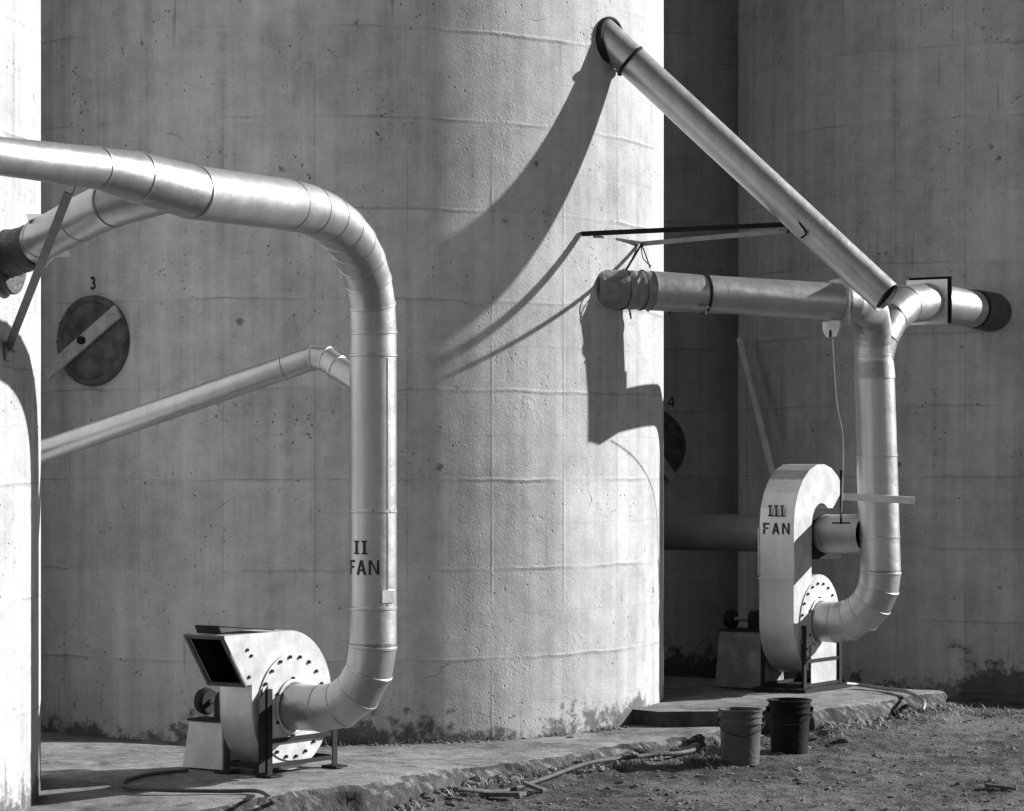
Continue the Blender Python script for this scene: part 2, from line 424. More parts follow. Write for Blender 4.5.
def ground_z(x, y):
    u, v = xy_to_uv(x, y)
    near = np.clip(1 - np.hypot((x - 1) / 9, (y - 18) / 9), 0, 1)
    v = v - vfront(u); far = np.clip((u - 4.6) / .6, 0, 1) * np.clip((7.6 - u) / .6, 0, 1)
    bank = (.05 + .09 * far) * np.exp(-np.clip(v - .05 - .35 * far, 0, 9) / (.18 + .4 * far)) + .06 * np.exp(-((u + .4) / 1.5) ** 4) * np.exp(-np.clip(v, 0, 9) / .4)   # earth heaped against the slab edge
    bank = np.where(v < -.15, -.12, bank)
    return near ** .5 * (fbm(x, y, .8, 3) * .05 + fbm(x + 9, y, 5, 3, .6) * .024 + fbm(x, y + 4, 15, 3, .7) * .016) + bank * (near > 0) - .004
gx = axis(-3.6, 6.2, .028, 500); gy = axis(13.2, 24.5, .034, 500)
X, Y = np.meshgrid(gx, gy); Z = ground_z(X, Y)
nx, ny = len(gx), len(gy)
me = bpy.data.meshes.new('ground')
idx = np.arange(nx * ny).reshape(ny, nx)
fc = np.stack([idx[:-1, :-1], idx[:-1, 1:], idx[1:, 1:], idx[1:, :-1]], -1).reshape(-1, 4)
me.from_pydata(np.stack([X, Y, Z], -1).reshape(-1, 3).tolist(), [], fc.tolist()); me.update(); me.shade_smooth(); me.materials.append(M_DIRT)
g = bpy.data.objects.new('ground', me); COL.objects.link(g); tag(g, kind='structure')

def slab(name, ufun, u1, v0, v1, z, jag, seed, vf=lambda u: u * 0, zf=lambda u: u * 0):
    """concrete slab with a broken front edge; ufun(v) is its left end"""
    vs_ = np.concatenate([np.arange(v0, v1 - .5, .15), np.arange(v1 - .5, v1 + 1e-6, .025)])
    nu = int((u1 - ufun(v1)) / .03); rows = []
    for v in vs_:
        u = np.linspace(ufun(v), u1, nu); e = (v - (v1 - .5)) / .5 if v > v1 - .5 else 0
        vv = v + np.clip((v - v1 + 2.5) / 2.5, 0, 1) * vf(u) + e * (fbm(u + seed, u * 0 + 3, 1.6, 5, .62) * jag)
        x, y = uv_to_xy(u, vv)
        zz = z + fbm(x, y, 2.2, 4, .55) * .012 + zf(u) - max(0, e - .9) * .18 * (.3 + np.abs(fbm(u + seed, u * 0, 7, 3)))
        rows.append(np.stack([x, y, zz], -1))
    for k, (dv, dz) in enumerate(((.012, -.035), (.022, -.07), (.03, -.11), (.05, -.17), (.06, -.4))):
        u = np.linspace(ufun(v1), u1, nu)
        vv = v1 + vf(u) + fbm(u + seed, u * 0 + 3, 1.6, 5, .62) * jag + dv + fbm(u + seed, u * 0 + k * .5, 5, 3, .6) * .03 + fbm(u + seed, u * 0 + k * 2.3, 31, 3, .7) * .022
        x, y = uv_to_xy(u, vv); rows.append(np.stack([x, y, zf(u) + z + dz + fbm(u, u * 0 + k, 21, 3) * .014], -1))
    A = np.array(rows); n, m = A.shape[:2]; ix = np.arange(n * m).reshape(n, m)
    fc = np.stack([ix[:-1, :-1], ix[:-1, 1:], ix[1:, 1:], ix[1:, :-1]], -1).reshape(-1, 4).tolist()
    V = A.reshape(-1, 3).tolist()
    for col in (0, m - 1):                                            # end faces
        base = len(V); V += [[A[i, col, 0], A[i, col, 1], z - .4] for i in range(n)]
        fc += [[ix[i, col], ix[i + 1, col], base + i + 1, base + i] for i in range(n - 1)]
    mb = MB(); mb.v = [tuple(v) for v in V]; mb.f = [tuple(int(i) for i in f) for f in fc]
    return tag(mb.build(name, M_SLAB, ang=60), kind='structure')
slab('lower_slab', lambda v: -5.0, 4.95, -7.5, 0.0, CAMZ - 1.88, .10, 2.0, vfront, rise)
slab('upper_slab', lambda v: 4.72 + .93 * max(v, -.45), 7.12, -7.5, .38, CAMZ - 1.77, .07, 31.0)

# ------------------------------------------------------------------ silos
HT = 15.0
def silo(cx, cy, label, rot):
    t = thing('silo', label, 'silo', (cx, cy, 0), 0, 'concrete silos')
    mb = MB(); n = 256; zs = [-.3 + (HT + .3) * k / 12 for k in range(13)]
    vs = [(cx + SILO_R * cos(2 * pi * k / n), cy + SILO_R * sin(2 * pi * k / n), z) for z in zs for k in range(n)]
    fs = [(i * n + k, i * n + (k + 1) % n, (i + 1) * n + (k + 1) % n, (i + 1) * n + k) for i in range(12) for k in range(n)]
    fs.append(tuple(range(12 * n, 13 * n))); mb.add(vs, fs)
    wl = mb.build('wall', M_WALL, t)
    a = R(rot)                                                        # turn the mesh so that the form seams fall where they do
    wl.rotation_euler = (0, 0, a)
    return t
CX, CY = -1.423, 20.68
LX, LY = -5.16, 14.56
RX, RY = 4.708, 25.28
BX, BY = .80, 28.50
seam0 = 360 / NPAN
silo_c = silo(CX, CY, 'broad concrete silo in the middle, sunlit on its right half, with round hatch 3', -90 + 2.2)
silo_l = silo(LX, LY, 'nearest silo, a narrow sunlit strip of wall at the far left edge', 5.0)
silo_r = silo(RX, RY, 'shaded grey silo filling the right side behind the fan marked III', 1.0)
silo_b = silo(BX, BY, 'dark silo wall in the gap between the middle silo and the right silo', 3.0)

mb = MB(); mb.bar((-3.47, 19.22, 7.4), (-3.93, 16.78, 7.4), .25, 15.3)  # unseen wall added to keep light out of the recess
tag(mb.build('shade_wall', simple('blocker_concrete', .33, .9, 0, .2, 3, .01, 30)), 'unseen added wall that shades the recess between the nearest and the middle silo', 'wall')
def on_silo(cx, cy, px, py, off=0.0):
    """point and outward normal where a photo pixel meets a silo wall"""
    b = (px - 512) / F; A = 1 + b * b; B = -2 * (b * cx + cy); C = cx * cx + cy * cy - SILO_R ** 2
    d = (-B - math.sqrt(B * B - 4 * A * C)) / (2 * A)
    p = at(px, py, d); n = Vector((p.x - cx, p.y - cy, 0)).normalized()
    return p + n * off, n

def hatch(par, cx, cy, px, py, rad, tilt, num, npx, npy, nh, barlen):
    p, n = on_silo(cx, cy, px, py); s = Vector((-n.y, n.x, 0)); up = Vector((0, 0, 1))
    mb = MB(); mb.ring(p + n * .02, n, rad, .028, rh=.05)
    for k in range(14):
        A = 2 * pi * k / 14; mb.cyl(p + (s * cos(A) + up * sin(A)) * rad, p + (s * cos(A) + up * sin(A)) * rad + n * .075, .012, n=8)
    hd = mb.build('hatch', M_RUST, par)
    mb = MB(); mb.disc(p + n * .045, n, rad * .96, dome=.025); mb.ring(p + n * .045, n, rad * .8, .012); mb.build('cover', M_RUST, hd)
    d = s * cos(R(tilt)) + up * sin(R(tilt)); nd = up * cos(R(tilt)) - s * sin(R(tilt))
    mb = MB(); M = Matrix((d, n, nd)).transposed(); mb.box(p + n * .105 + d * barlen[0], (barlen[1], .03, .095), M); mb.build('crossbar', M_LIGHTBAR, hd, bevel=.004)
    mb = MB(); mb.cyl(p + n * .09, p + n * .155, .028, n=6); mb.build('bolt', M_DARK, hd)
    c, nn = on_silo(cx, cy, npx, npy)
    th0 = math.atan2(c.y - cy, c.x - cx)
    f = lambda u, v: Vector((cx + (SILO_R + .004) * cos(th0 + u / SILO_R), cy + (SILO_R + .004) * sin(th0 + u / SILO_R), c.z + v))
    text_mesh(num, nh, f, name='painted_number', parent=par)
hatch(silo_c, CX, CY, 95, 341, .285, 32, '3', 93, 289.5, .088, (-.03, .78))
hatch(silo_b, BX, BY, 648, 446, .34, -55, '4', 671, 407, .10, (0, .78))

# ------------------------------------------------------------------ duct of fan II
RAD2 = .133
DII = 15.30; J = at(191, 192, 12.9); K2 = at(373, 216, DII); riser_x = K2.x
A2 = R(34); ax2 = Vector((cos(A2), -sin(A2), 0))
inz = 0.622
Kb = Vector((K2.x, K2.y, inz)); IN2 = Kb - ax2 * .590
d2 = thing('air_duct', 'silver air duct marked II FAN bending down from the upper left to the front fan', 'duct', (K2.x, K2.y, CAMZ - 1.88), 0, 'fan air ducts')
b0_, b2_ = K2 + (J - K2).normalized() * 1.30, K2 + (Kb - K2).normalized() * .66        # a long easy bend of nine gores
el = [b0_ * (1 - t) ** 2 + K2 * (2 * t * (1 - t)) + b2_ * t ** 2 for t in [k / 8 for k in range(9)]]; el2 = fillet(K2, Kb, IN2, .37, 4)
mb = MB(); mb.tube([at(-420, 98, 9.6), at(0, 156, 11.75), at(97, 168, 12.36), at(137, 177, 12.60), J, J.lerp(el[0], .6), el[0], el[0] + (el[1] - el[0]) * .06],
    [.076, .0845, .096, .118, .130, .132, .133, .133], seams=(2, 3, 4)); mb.build('overhead_pipe', M_DUCT, d2)
mb = MB(); mb.tube(ext(J, el, Kb), [RAD2] * 11, seams=range(1, 10)); mb.build('upper_elbow', M_DUCT, d2)
rm1 = el[-1] - Vector((0, 0, .13)); rm2 = Vector((K2.x, K2.y, CAMZ + (465 - 511) / F * DII)); rm3 = Vector((K2.x, K2.y, CAMZ + (465 - 608) / F * DII))
mb = MB(); mb.tube([el[-1], rm1, rm2, rm3, el2[0]], RAD2, seams=(1, 2, 3)); riser = mb.build('riser', M_DUCT, d2)
mb = MB()                                                              # lock seam down the riser, and its two flattened ears
A = R(-48); c = Vector((K2.x, K2.y, 0)) + Vector((cos(A), sin(A), 0)) * RAD2
tn = Vector((-sin(A), cos(A), 0))
mb.box((c.x, c.y, (rm1.z + rm3.z) / 2), (.006, .010, rm1.z - rm3.z - .03), Matrix.Rotation(A, 3, 'Z'))
for (zz, ln) in ((rm3.z + .04, .075),):
    mb.box((c.x, c.y, zz + .03), (.010, .09, ln), Matrix.Rotation(A, 3, 'Z'))
mb.build('lock_seam', M_DUCT, riser, bevel=.002)
mb = MB(); mb.tube(ext(K2, el2, IN2) + [IN2 + ax2 * -.03], [RAD2] * 8, seams=range(1, 6)); mb.build('lower_elbow', M_DUCT, d2)
# branch back to the nearest silo
pL, nL = on_silo(LX, LY, 6, 262)
br = [at(176, 186, 12.80), at(112, 204, 13.0), at(80, 219, 13.35), at(42, 239, 13.72)]
tip = pL + nL * .10
mb = MB(); mb.tube(br + [br[-1].lerp(tip, .55)], [.115, .113, .110, .106, .106], seams=(1, 2, 3)); mb.build('silo_branch', M_DUCT, d2)
mb = MB(); t0 = br[-1].lerp(tip, .25); pts = [t0.lerp(pL - nL * .1, k / 10) for k in range(11)]
mb.tube(pts, [  .112 + .006 * (k % 2) + .004 * random.random() for k in range(11)]); mb.build('sleeve', M_RUBBER, d2, ang=80)
mb = MB(); mb.cyl(pL - nL * .03, pL + nL * .05, .17, n=40); mb.build('wall_collar', M_RUBBER, d2, bevel=.006)
# sheet-metal scraps of the damper on the branch
mb = MB(); c = at(29, 222, 13.86); mb.add([at(26, 214, 13.6), at(46, 214, 13.7), at(31, 228, 13.65), at(26, 214, 13.606), at(46, 214, 13.706), at(31, 228, 13.656)], [(0, 1, 2), (5, 4, 3), (0, 1, 4, 3), (1, 2, 5, 4), (2, 0, 3, 5)])
dm = mb.build('damper_plate', M_WHITE, d2); mb = MB()
mb.add([at(56, 257, 13.6), at(67, 249, 13.62), at(71, 257, 13.64), at(56, 257, 13.606), at(67, 249, 13.626), at(71, 257, 13.646)], [(0, 1, 2), (5, 4, 3), (0, 1, 4, 3), (1, 2, 5, 4), (2, 0, 3, 5)])
dm = mb.build('damper_plate', M_WHITE, d2)
# side branch that drops to the back of the nearest silo
s_end = Vector((LX + 2.5 * cos(R(42)), LY + 2.5 * sin(R(42)), 0)); s_end.z = CAMZ + (465 - 479) / F * s_end.y
sp = [Vector((K2.x, K2.y + .05, CAMZ + (465 - 390) / F * 15.35)), at(337, 367, 15.49), at(326, 359, 15.54), at(313, 358, 15.57)]
mb = MB(); mb.tube(sp + [sp[-1].lerp(s_end, .08), s_end], [.070] * 4 + [.070, .068], n=36, seams=(1, 2, 3, 4)); mb.build('side_branch', M_DUCT, d2)
mb = MB(); pb, nb = on_silo(LX, LY, 7, 351, .0); top = at(74, 190, 12.25)
mb.angle_iron(top, pb + nb * .03 + Vector((0, 0, .02)), .042, .005, (1, -.6, 0)); br_ = mb.build('support_strut', M_RIM, d2)
mb = MB(); mb.box(pb + nb * .012, (.012, .10, .10), Matrix.Rotation(math.atan2(nb.y, nb.x), 3, 'Z'))
for sx in (-1, 1): mb.cyl(pb + Vector((-nb.y, nb.x, 0)) * .03 * sx, pb + Vector((-nb.y, nb.x, 0)) * .03 * sx + nb * .035, .009, n=6)
mb.build('foot_plate', M_LIGHTBAR, br_, bevel=.002)
# painted on the riser
def on_riser(th0, z0):
    th0 = R(th0)
    return lambda u, v: Vector((K2.x + (RAD2 + .0035) * sin(th0 + u / RAD2), K2.y - (RAD2 + .0035) * cos(th0 + u / RAD2), z0 + v))
zp = lambda y: CAMZ + (465 - y) / F * 15.17
text_mesh('II', .078, on_riser(-30, zp(554.5)), .22, 'painted_numeral', riser)
text_mesh('FAN', .083, on_riser(-25, zp(575)), .17, 'painted_word', riser)

# ------------------------------------------------------------------ fan II
W2 = .24; ZS = CAMZ - 1.78; FC2 = IN2 - ax2 * (W2 / 2)
f2 = thing('blower_fan', 'front blower fan with white side plate and black open outlet, below the II duct', 'fan', (FC2.x, FC2.y, ZS), -A2, 'fans standing on the slab')
def spiral(c, a0, a1, r0, r1, n=40):
    out = []
    for k in range(n + 1):
        s = k / n; A = R(a0 + (a1 - a0) * s); r = r0 + (r1 - r0) * s; out.append((c[0] + r * cos(A), c[1] + r * sin(A)))
    return out
fx = lambda x, a, b: Vector((x, a, b))
zc = inz - ZS
def housing(prof, W, parent, mside, mwrap, rim=.012):
    n = len(prof)
    mb = MB(); mb.add([fx(W / 2, *p) for p in prof] + [fx(W / 2 - .004, *p) for p in prof], [tuple(range(n)), tuple(range(2 * n - 1, n - 1, -1))] + [(k, (k + 1) % n, n + (k + 1) % n, n + k) for k in range(n)])
    mb.build('side_plate', mside, parent, local=True)
    mb = MB(); mb.add([fx(-W / 2, *p) for p in prof] + [fx(-W / 2 + .004, *p) for p in prof], [tuple(range(n)), tuple(range(2 * n - 1, n - 1, -1))] + [(k, (k + 1) % n, n + (k + 1) % n, n + k) for k in range(n)])
    mb.build('side_plate', mside, parent, local=True)
top = zc + .44
# outlet at the top, thrown forward; profile runs from the outlet lip round the scroll
lipb = zc + .150
prof = [(-.43, lipb), (-.635, top)] + [(-.4, top), (-.2, top)] + spiral((0, zc), 88, 0, .44, .375, 16) + spiral((0, zc), -8, -178, .370, .355, 26) + [(-.36, lipb)]
housing(prof, W2, f2, M_WHITE, M_GREYSHEET)
h = W2 / 2 - .006
mb = MB(); wr = prof[1:]; n = len(wr)
mb.add([fx(-h, *p) for p in wr] + [fx(h, *p) for p in wr], [(k, k + 1, n + k + 1, n + k) for k in range(n - 1)])
mb.add([fx(-h, -.36, lipb), fx(h, -.36, lipb), fx(h, -.43, lipb), fx(-h, -.43, lipb)], [(0, 1, 2, 3)])
mb.build('wrap', M_GREYSHEET, f2, local=True)
# outlet rim, and an inner box painted black for the shade inside
lv = Vector((0, -.635 + .43, top - lipb)); L = lv.length; lv.normalize(); nv = Vector((0, -lv.z, lv.y)); o0 = Vector((0, -.43, lipb))
mb = MB(); Wr = W2 + .034; Mx = Matrix((Vector((1, 0, 0)), nv, lv)).transposed(); rw = .020
for sgn in (-1, 1): mb.box(o0 + lv * L / 2 + Vector((sgn * (Wr / 2 - rw / 2 + .004), 0, 0)) + nv * .006, (rw, .014, L + .008), Mx)
for kk in (rw / 2 - .004, L - rw / 2 + .004): mb.box(o0 + lv * kk + nv * .0055, (Wr - 2 * rw + .006, .013, rw), Mx)
ol = mb.build('outlet_rim', M_RIM, f2, local=True)
mb = MB(); a = W2 / 2 - .01; p0 = o0 + lv * .01; p1 = o0 + lv * (L - .01); bk = Vector((0, .30, 0))
c8 = [p0 + Vector((-a, 0, 0)), p0 + Vector((a, 0, 0)), p1 + Vector((a, 0, 0)), p1 + Vector((-a, 0, 0))]
c8 += [v + bk for v in c8]
mb.add(c8, [(4, 5, 6, 7), (0, 1, 5, 4), (1, 2, 6, 5), (2, 3, 7, 6), (3, 0, 4, 7)]); mb.build('outlet_shade', M_BLACK, f2, local=True)
# folded damper flap lying on top
a_ = [fx(-.13, -.56, top + .046), fx(.05, -.56, top + .046), fx(.125, -.16, top + .008), fx(-.11, -.14, top + .010)]; b_ = [v + Vector((0, 0, .006)) for v in a_]
mb = MB(); mb.add(a_ + b_, [(0, 1, 2, 3), (4, 5, 6, 7), (0, 1, 5, 4), (1, 2, 6, 5), (2, 3, 7, 6), (3, 0, 4, 7)])
mb.add([fx(-.13, -.562, top + .046), fx(.05, -.562, top + .046), fx(.05, -.54, top + .004), fx(-.13, -.54, top + .004)], [(0, 1, 2, 3)])
mb.build('damper_flap', M_DARK, f2, local=True)
def inlet(parent, W, zc, r, pr, nb, mat):
    mb = MB(); mb.cyl((W / 2 + .001, 0, zc), (W / 2 + .009, 0, zc), r, n=56); pl = mb.build('inlet_plate', mat, parent, local=True, bevel=.002)
    for k in range(nb + 6):
        q_ = (r - .022) if k < nb else pr + .03
        A = 2 * pi * ((k + .3) / nb if k < nb else (k + .5) / 6); mb = MB()
        mb.cyl((W / 2 + .009, q_ * cos(A), zc + q_ * sin(A)), (W / 2 + .021, q_ * cos(A), zc + q_ * sin(A)), .0105, n=6)
        mb.build('bolt', M_DARK, pl, local=True)
    mb = MB(); mb.ring((W / 2 + .014, 0, zc), (1, 0, 0), pr + .018, .012, rh=.01); mb.build('inlet_collar', mat, pl, local=True)
inlet(f2, W2, zc, .312, RAD2, 20, M_WHITE)
for (yy, zz) in ((-.40, top - .09), (-.365, top - .125), (-.385, lipb + .045)):
    mb = MB(); mb.cyl((W2 / 2, yy, zz), (W2 / 2 + .008, yy, zz), .010, n=6); mb.build('plate_bolt', M_DARK, f2, local=True)
# stand
def stand(parent, W, ys, hts, zx):
    for sx in (1, -1):
        for yy, hh in zip(ys, hts):
            mb = MB(); x = sx * (W / 2 + .035)
            mb.angle_iron((x, yy, .012), (x, yy, hh), .038, .006, (sx, 0, 0)); lg = mb.build('leg', M_DARK, parent, local=True)
            mb = MB(); mb.box((x, yy, .006), (.11, .11, .012)); mb.build('foot_plate', M_DARK, lg, local=True)
    mb = MB()
    for sx in (1, -1):
        for z in zx: mb.box((sx * (W / 2 + .030), (ys[0] + ys[1]) / 2, z), (.006, ys[1] - ys[0] - .05, .026))
    for yy in ys: mb.box((0, yy - .02, zx[0]), (W + .04, .006, .035))
    mb.build('cross_rails', M_DARK, parent, local=True)
stand(f2, W2, (-.245, .36), (.50, .26), (.06, .20))
gx_ = W2 / 2 + .024
g4 = [(-.33, .03), (-.25, .03), (-.25, .52), (-.33, .44)]
mb = MB(); mb.prism(g4, gx_, gx_ + .006, lambda x, a, b: Vector((x, a, b)))
mb.build('gusset', M_DARK, f2, local=True)
def drive(parent, x0, x1, y0, y1, zt, ax, W, mat, dent=False):
    mb = MB(); t = .03
    b = [(x0 - t, y0 - t), (x1 + t, y0 - t), (x1 + t, y1 + t), (x0 - t, y1 + t)]; u = [(x0, y0), (x1, y0), (x1, y1), (x0, y1)]
    mb.add([Vector((p[0], p[1], .012)) for p in b] + [Vector((p[0], p[1], zt)) for p in u], [(0, 1, 5, 4), (1, 2, 6, 5), (2, 3, 7, 6), (3, 0, 4, 7), (4, 5, 6, 7)])
    pd = mb.build('motor_pedestal', mat, parent, local=True, bevel=.006)
    mb = MB(); mb.box(((x0 + x1) / 2, (y0 + y1) / 2, zt + .008), (x1 - x0 + .02, y1 - y0 + .02, .012)); mb.build('mounting_plate', M_DARK, pd, local=True)
    xm = (x0 + x1) / 2
    mb = MB(); mb.cyl((-W / 2, 0, ax), (x0 - .05, 0, ax), .018, n=16); mb.build('shaft', M_STEEL, parent, local=True)
    mb = MB(); mb.cyl((x0 - .06, 0, ax), (x0 + .01, 0, ax), .070, n=32); mb.ring((x0 - .025, 0, ax), (1, 0, 0), .070, .012, rh=.02)
    mb.cyl((x0 - .075, 0, ax), (x0 - .05, 0, ax), .035, n=20); mb.build('pulley', M_DARK, parent, local=True)
    mb = MB(); mb.cyl((xm - .03, 0, ax), (xm + .09, 0, ax), .07, n=28); mb.box((xm + .03, 0, (ax + zt + .014) / 2), (.11, .15, ax - zt - .014))
    mb.ring((xm + .03, 0, ax), (1, 0, 0), .068, .012); mb.cyl((xm + .09, 0, ax), (xm + .12, 0, ax), .04, n=20); mb.build('bearing_block', M_DARK, parent, local=True)
    return pd
drive(f2, -.50, -.25, -.18, -.05, zc - .10, zc, W2, M_WHITE)

# ------------------------------------------------------------------ duct of fan III
RAD3 = .158; ZU = CAMZ - 1.77
DR = 20.95
rt = at(873.5, 352, DR); rb = at(880.5, 578, DR)
A3 = R(33); ax3 = Vector((cos(A3), -sin(A3), 0))
K3 = rb + (rb - rt) * (46 / 226.); IN3 = K3 - ax3 * .55
d3 = thing('air_duct', 'silver duct with a forked top that drops to the rear fan marked III', 'duct', (rb.x, rb.y, ZU), 0, 'fan air ducts')
e3 = fillet(rt, K3, IN3, .40, 5)
c1 = rt.lerp(rb, .045); c2 = rt.lerp(rb, .115); c3 = rt.lerp(rb, .46); c4 = rt.lerp(rb, .82)
mb = MB(); mb.tube([rt, c1, c2, c3, c4, e3[0]], [.150, .150, RAD3, RAD3, RAD3, RAD3], seams=(1, 2, 3, 4)); riser3 = mb.build('riser', M_DUCT, d3)
mb = MB(); mb.tube([c1, c2], [.154, .163], seams=()); mb.build('repair_band', M_DUCTD, riser3)
A = R(-105); dv = Vector((cos(A), sin(A), 0)) * RAD3
mb = MB(); mb.bar(c2 + dv, c4 + dv, .010, .006, dv); mb.build('lock_seam', M_DUCT, riser3)
mb = MB(); mb.tube(ext(rt, e3, IN3) + [IN3 - ax3 * .03], RAD3, seams=range(1, 7)); mb.build('lower_elbow', M_DUCT, d3)
# arm to the middle silo
pA, nA = on_silo(CX, CY, 604, 288); FL = at(842, 302, 19.86); r3 = .136
hd = (FL - pA).normalized()
Kc = Vector((rt.x, rt.y, FL.z - .005))
C1 = FL + hd * .12; e4 = fillet(FL, C1, Kc, .11, 3) + fillet(C1, Kc, rt, .34, 6)
sl0 = pA + hd * .36; cl = pA.lerp(FL, .41)
mb = MB(); mb.tube([sl0, cl, FL + hd * .02], [.142, r3, r3], seams=()); mb.build('arm_pipe', M_DUCT, d3)
mb = MB(); mb.tube([FL] + e4 + [rt - Vector((0, 0, .03))], [r3] * 5 + [.139, .141, .143, .145, .147, .149, .150, .150], seams=(11,)); mb.build('fork_elbow', M_DUCT, d3)
mb = MB(); n_ = 15; pts = [(pA - nA * .08).lerp(sl0 + hd * .05, k / n_) for k in range(n_ + 1)]
mb.tube(pts, [.137 + .002 * (k % 2) + .003 * random.random() for k in range(n_ + 1)]); bt = mb.build('boot', M_BOOT, d3, ang=80)
mb = MB()
for k in (.42, .80): mb.ring(pA.lerp(sl0, k), hd, .143, .004)
mb.build('boot_tie', M_DARK, bt)
mb = MB(); mb.ring(cl, hd, r3 + .006, .006, rh=.012); cb = mb.build('clamp_band', M_DARK, d3)
mb = MB(); c = cl + Vector((-.02, -.11, -.105)); mb.box(c, (.05, .03, .022)); mb.cyl(c + Vector((-.03, -.02, 0)), c + Vector((.05, -.02, 0)), .008, n=8); mb.cyl(c + Vector((.03, 0, .0)), c + Vector((.03, -.01, -.05)), .007, n=8); mb.build('clamp_bolt', M_LIGHTBAR, cb)
def plate(c, d, wd, ht, th):
    d = Vector(d); d.z = 0; d.normalize(); s = Vector((-d.y, d.x, 0)); M = Matrix((d, s, Vector((0, 0, 1)))).transposed()
    m = MB(); m.box(c, (th, wd, ht), M); return m, s, d
fp = FL - hd * .02
mb, s_, d_ = plate(fp, hd, .29, .34, .012); fl = mb.build('damper_flange', M_LIGHTBAR, d3, bevel=.002)
mb = MB(); b0 = fp - Vector((0, 0, .185)) - d_ * .06
def P(u, v, o): return b0 + s_ * u + Vector((0, 0, v)) - d_ * o
poly = [(-.13, .04), (.13, .04), (.13, -.015), (.075, -.075), (-.075, -.075), (-.13, -.015)]
mb.prism(poly, 0, .012, lambda x, a, b: P(a, b, x)); mb.build('damper_bracket', M_WHITE, fl)
mb = MB(); mb.box(P(.0, -.05, .02), (.012, .012, .05)); mb.build('bracket_slot', M_DARK, fl)
# arm to the right silo
pR, nR = on_silo(RX, RY, 994, 312)
q0 = [rt + Vector((0, 0, -.07)), at(879, 338, DR + .03), at(889, 318, DR + .14), at(904, 305, DR + .37), at(926, 302, DR + .74)]
r_dir = (pR - q0[-1]).normalized()
mb = MB(); mb.tube(q0 + [q0[-1].lerp(pR, .5), pR - nR * .1], [.146, .148, .150, .152, .152, .158, .158], seams=(1, 2, 3)); mb.build('fork_arm', M_DUCT, d3)
mb, s_, d_ = plate(q0[-1] + r_dir * .02, r_dir, .36, .36, .010); fl2 = mb.build('damper_flange', M_GREYSHEET, d3)
_, s_, d_ = plate(q0[-1], r_dir, .1, .1, .1)
mb, s_, d_ = plate(q0[-1] + r_dir * .034 - s_ * .022 + Vector((0, 0, .014)), r_dir, .375, .375, .012); mb.build('gasket', M_BLACK, fl2)
mb = MB(); mb.tube([pR + (q0[-1] - pR).normalized() * .42, pR + (q0[-1] - pR).normalized() * .2, pR - nR * .12], [.162, .164, .168], seams=()); mb.build('sleeve', M_RUBBER, d3)
mb = MB(); cc = q0[-1] + r_dir * .24; mb.box(cc + Vector((-.06, -.125, -.03)), (.10, .05, .12)); mb.build('damper_lever_box', M_BLACK, d3)
# low shaded duct that leaves behind the fan
bq = at(868, 534, DR + .05); far = at(560, 531, 23.4)
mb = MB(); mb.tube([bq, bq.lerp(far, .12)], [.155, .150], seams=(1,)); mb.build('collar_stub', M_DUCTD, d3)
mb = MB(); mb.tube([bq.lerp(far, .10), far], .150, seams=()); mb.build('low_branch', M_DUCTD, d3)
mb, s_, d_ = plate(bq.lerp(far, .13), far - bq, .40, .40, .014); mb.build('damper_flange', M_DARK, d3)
# steel arm across the riser and its control wire
c = at(880, 499, DR - .17); mb = MB(); mb.bar(at(843, 496.5, DR - .23), at(914, 500.5, DR - .10), .012, .056, (0, 0, 1)); mb.build('steady_bar', M_PALE, d3, bevel=.002)
mb = MB(); mb.cable([P(.0, -.07, .03) * 0 + b0 + Vector((0, 0, -.09)), at(836.5, 400, 20.4), at(843, 440, 20.6), at(842, 497, 20.64), at(841, 522, 20.7)], .0045, n=6)
mb.build('control_wire', M_LIGHTBAR, d3)
mb = MB(); mb.cyl(at(841, 470, 20.63), at(841, 524, 20.7), .009, n=8); mb.bar(at(832, 523, 20.7), at(850, 523, 20.7), .01, .012); mb.build('damper_handle', M_DARK, d3)

# ------------------------------------------------------------------ fan III
W3 = .30; FC3 = IN3 - ax3 * (W3 / 2)
f3 = thing('blower_fan', 'rear blower fan with tall hooked outlet marked III FAN and dented pedestal', 'fan', (FC3.x, FC3.y, ZU), -A3, 'fans standing on the slab')
zc3 = IN3.z - ZU
zt3 = 1.30; ycb = .06; ro = .48; ri = .17
neck_o = [(ycb + ro * cos(R(a)), zt3 + ro * sin(R(a))) for a in range(180, 20, -16)]
neck_i = [(ycb + ri * cos(R(a)), zt3 + ri * sin(R(a))) for a in range(30, 181, 15)]
prof3 = [(-.42, zc3)] + [(-.42, zc3 + .35), (-.42, zt3 - .12)] + neck_o + neck_i + [(-.115, zc3 + .36)] + spiral((0, zc3), 106, -178, .37, .42)
housing(prof3, W3, f3, M_WHITE, M_GREYSHEET)
h = W3 / 2 - .004
i0 = 3 + len(neck_o)
mb = MB(); wr = prof3[i0:] + prof3[:2]; n = len(wr)
mb.add([fx(-h, *p) for p in wr] + [fx(h, *p) for p in wr], [(k, k + 1, n + k + 1, n + k) for k in range(n - 1)]); mb.build('wrap', M_GREYSHEET, f3, local=True)
mb = MB(); wr = prof3[1:i0]; n = len(wr)
mb.add([fx(-h - .004, *p) for p in wr] + [fx(h + .0045, *p) for p in wr], [(k, k + 1, n + k + 1, n + k) for k in range(n - 1)]); hw = mb.build('hood_skin', M_GREYSHEET, f3, local=True, ang=8)
a, b = neck_o[-1], neck_i[0]
mb = MB(); mb.add([fx(-h, a[0] - .01, a[1] - .004), fx(h, a[0] - .01, a[1] - .004), fx(h, b[0], b[1] - .004), fx(-h, b[0], b[1] - .004)], [(0, 1, 2, 3)]); mb.build('outlet_shade', M_BLACK, f3, local=True)  # flat black panel in place of the shade inside the hood
mb = MB()
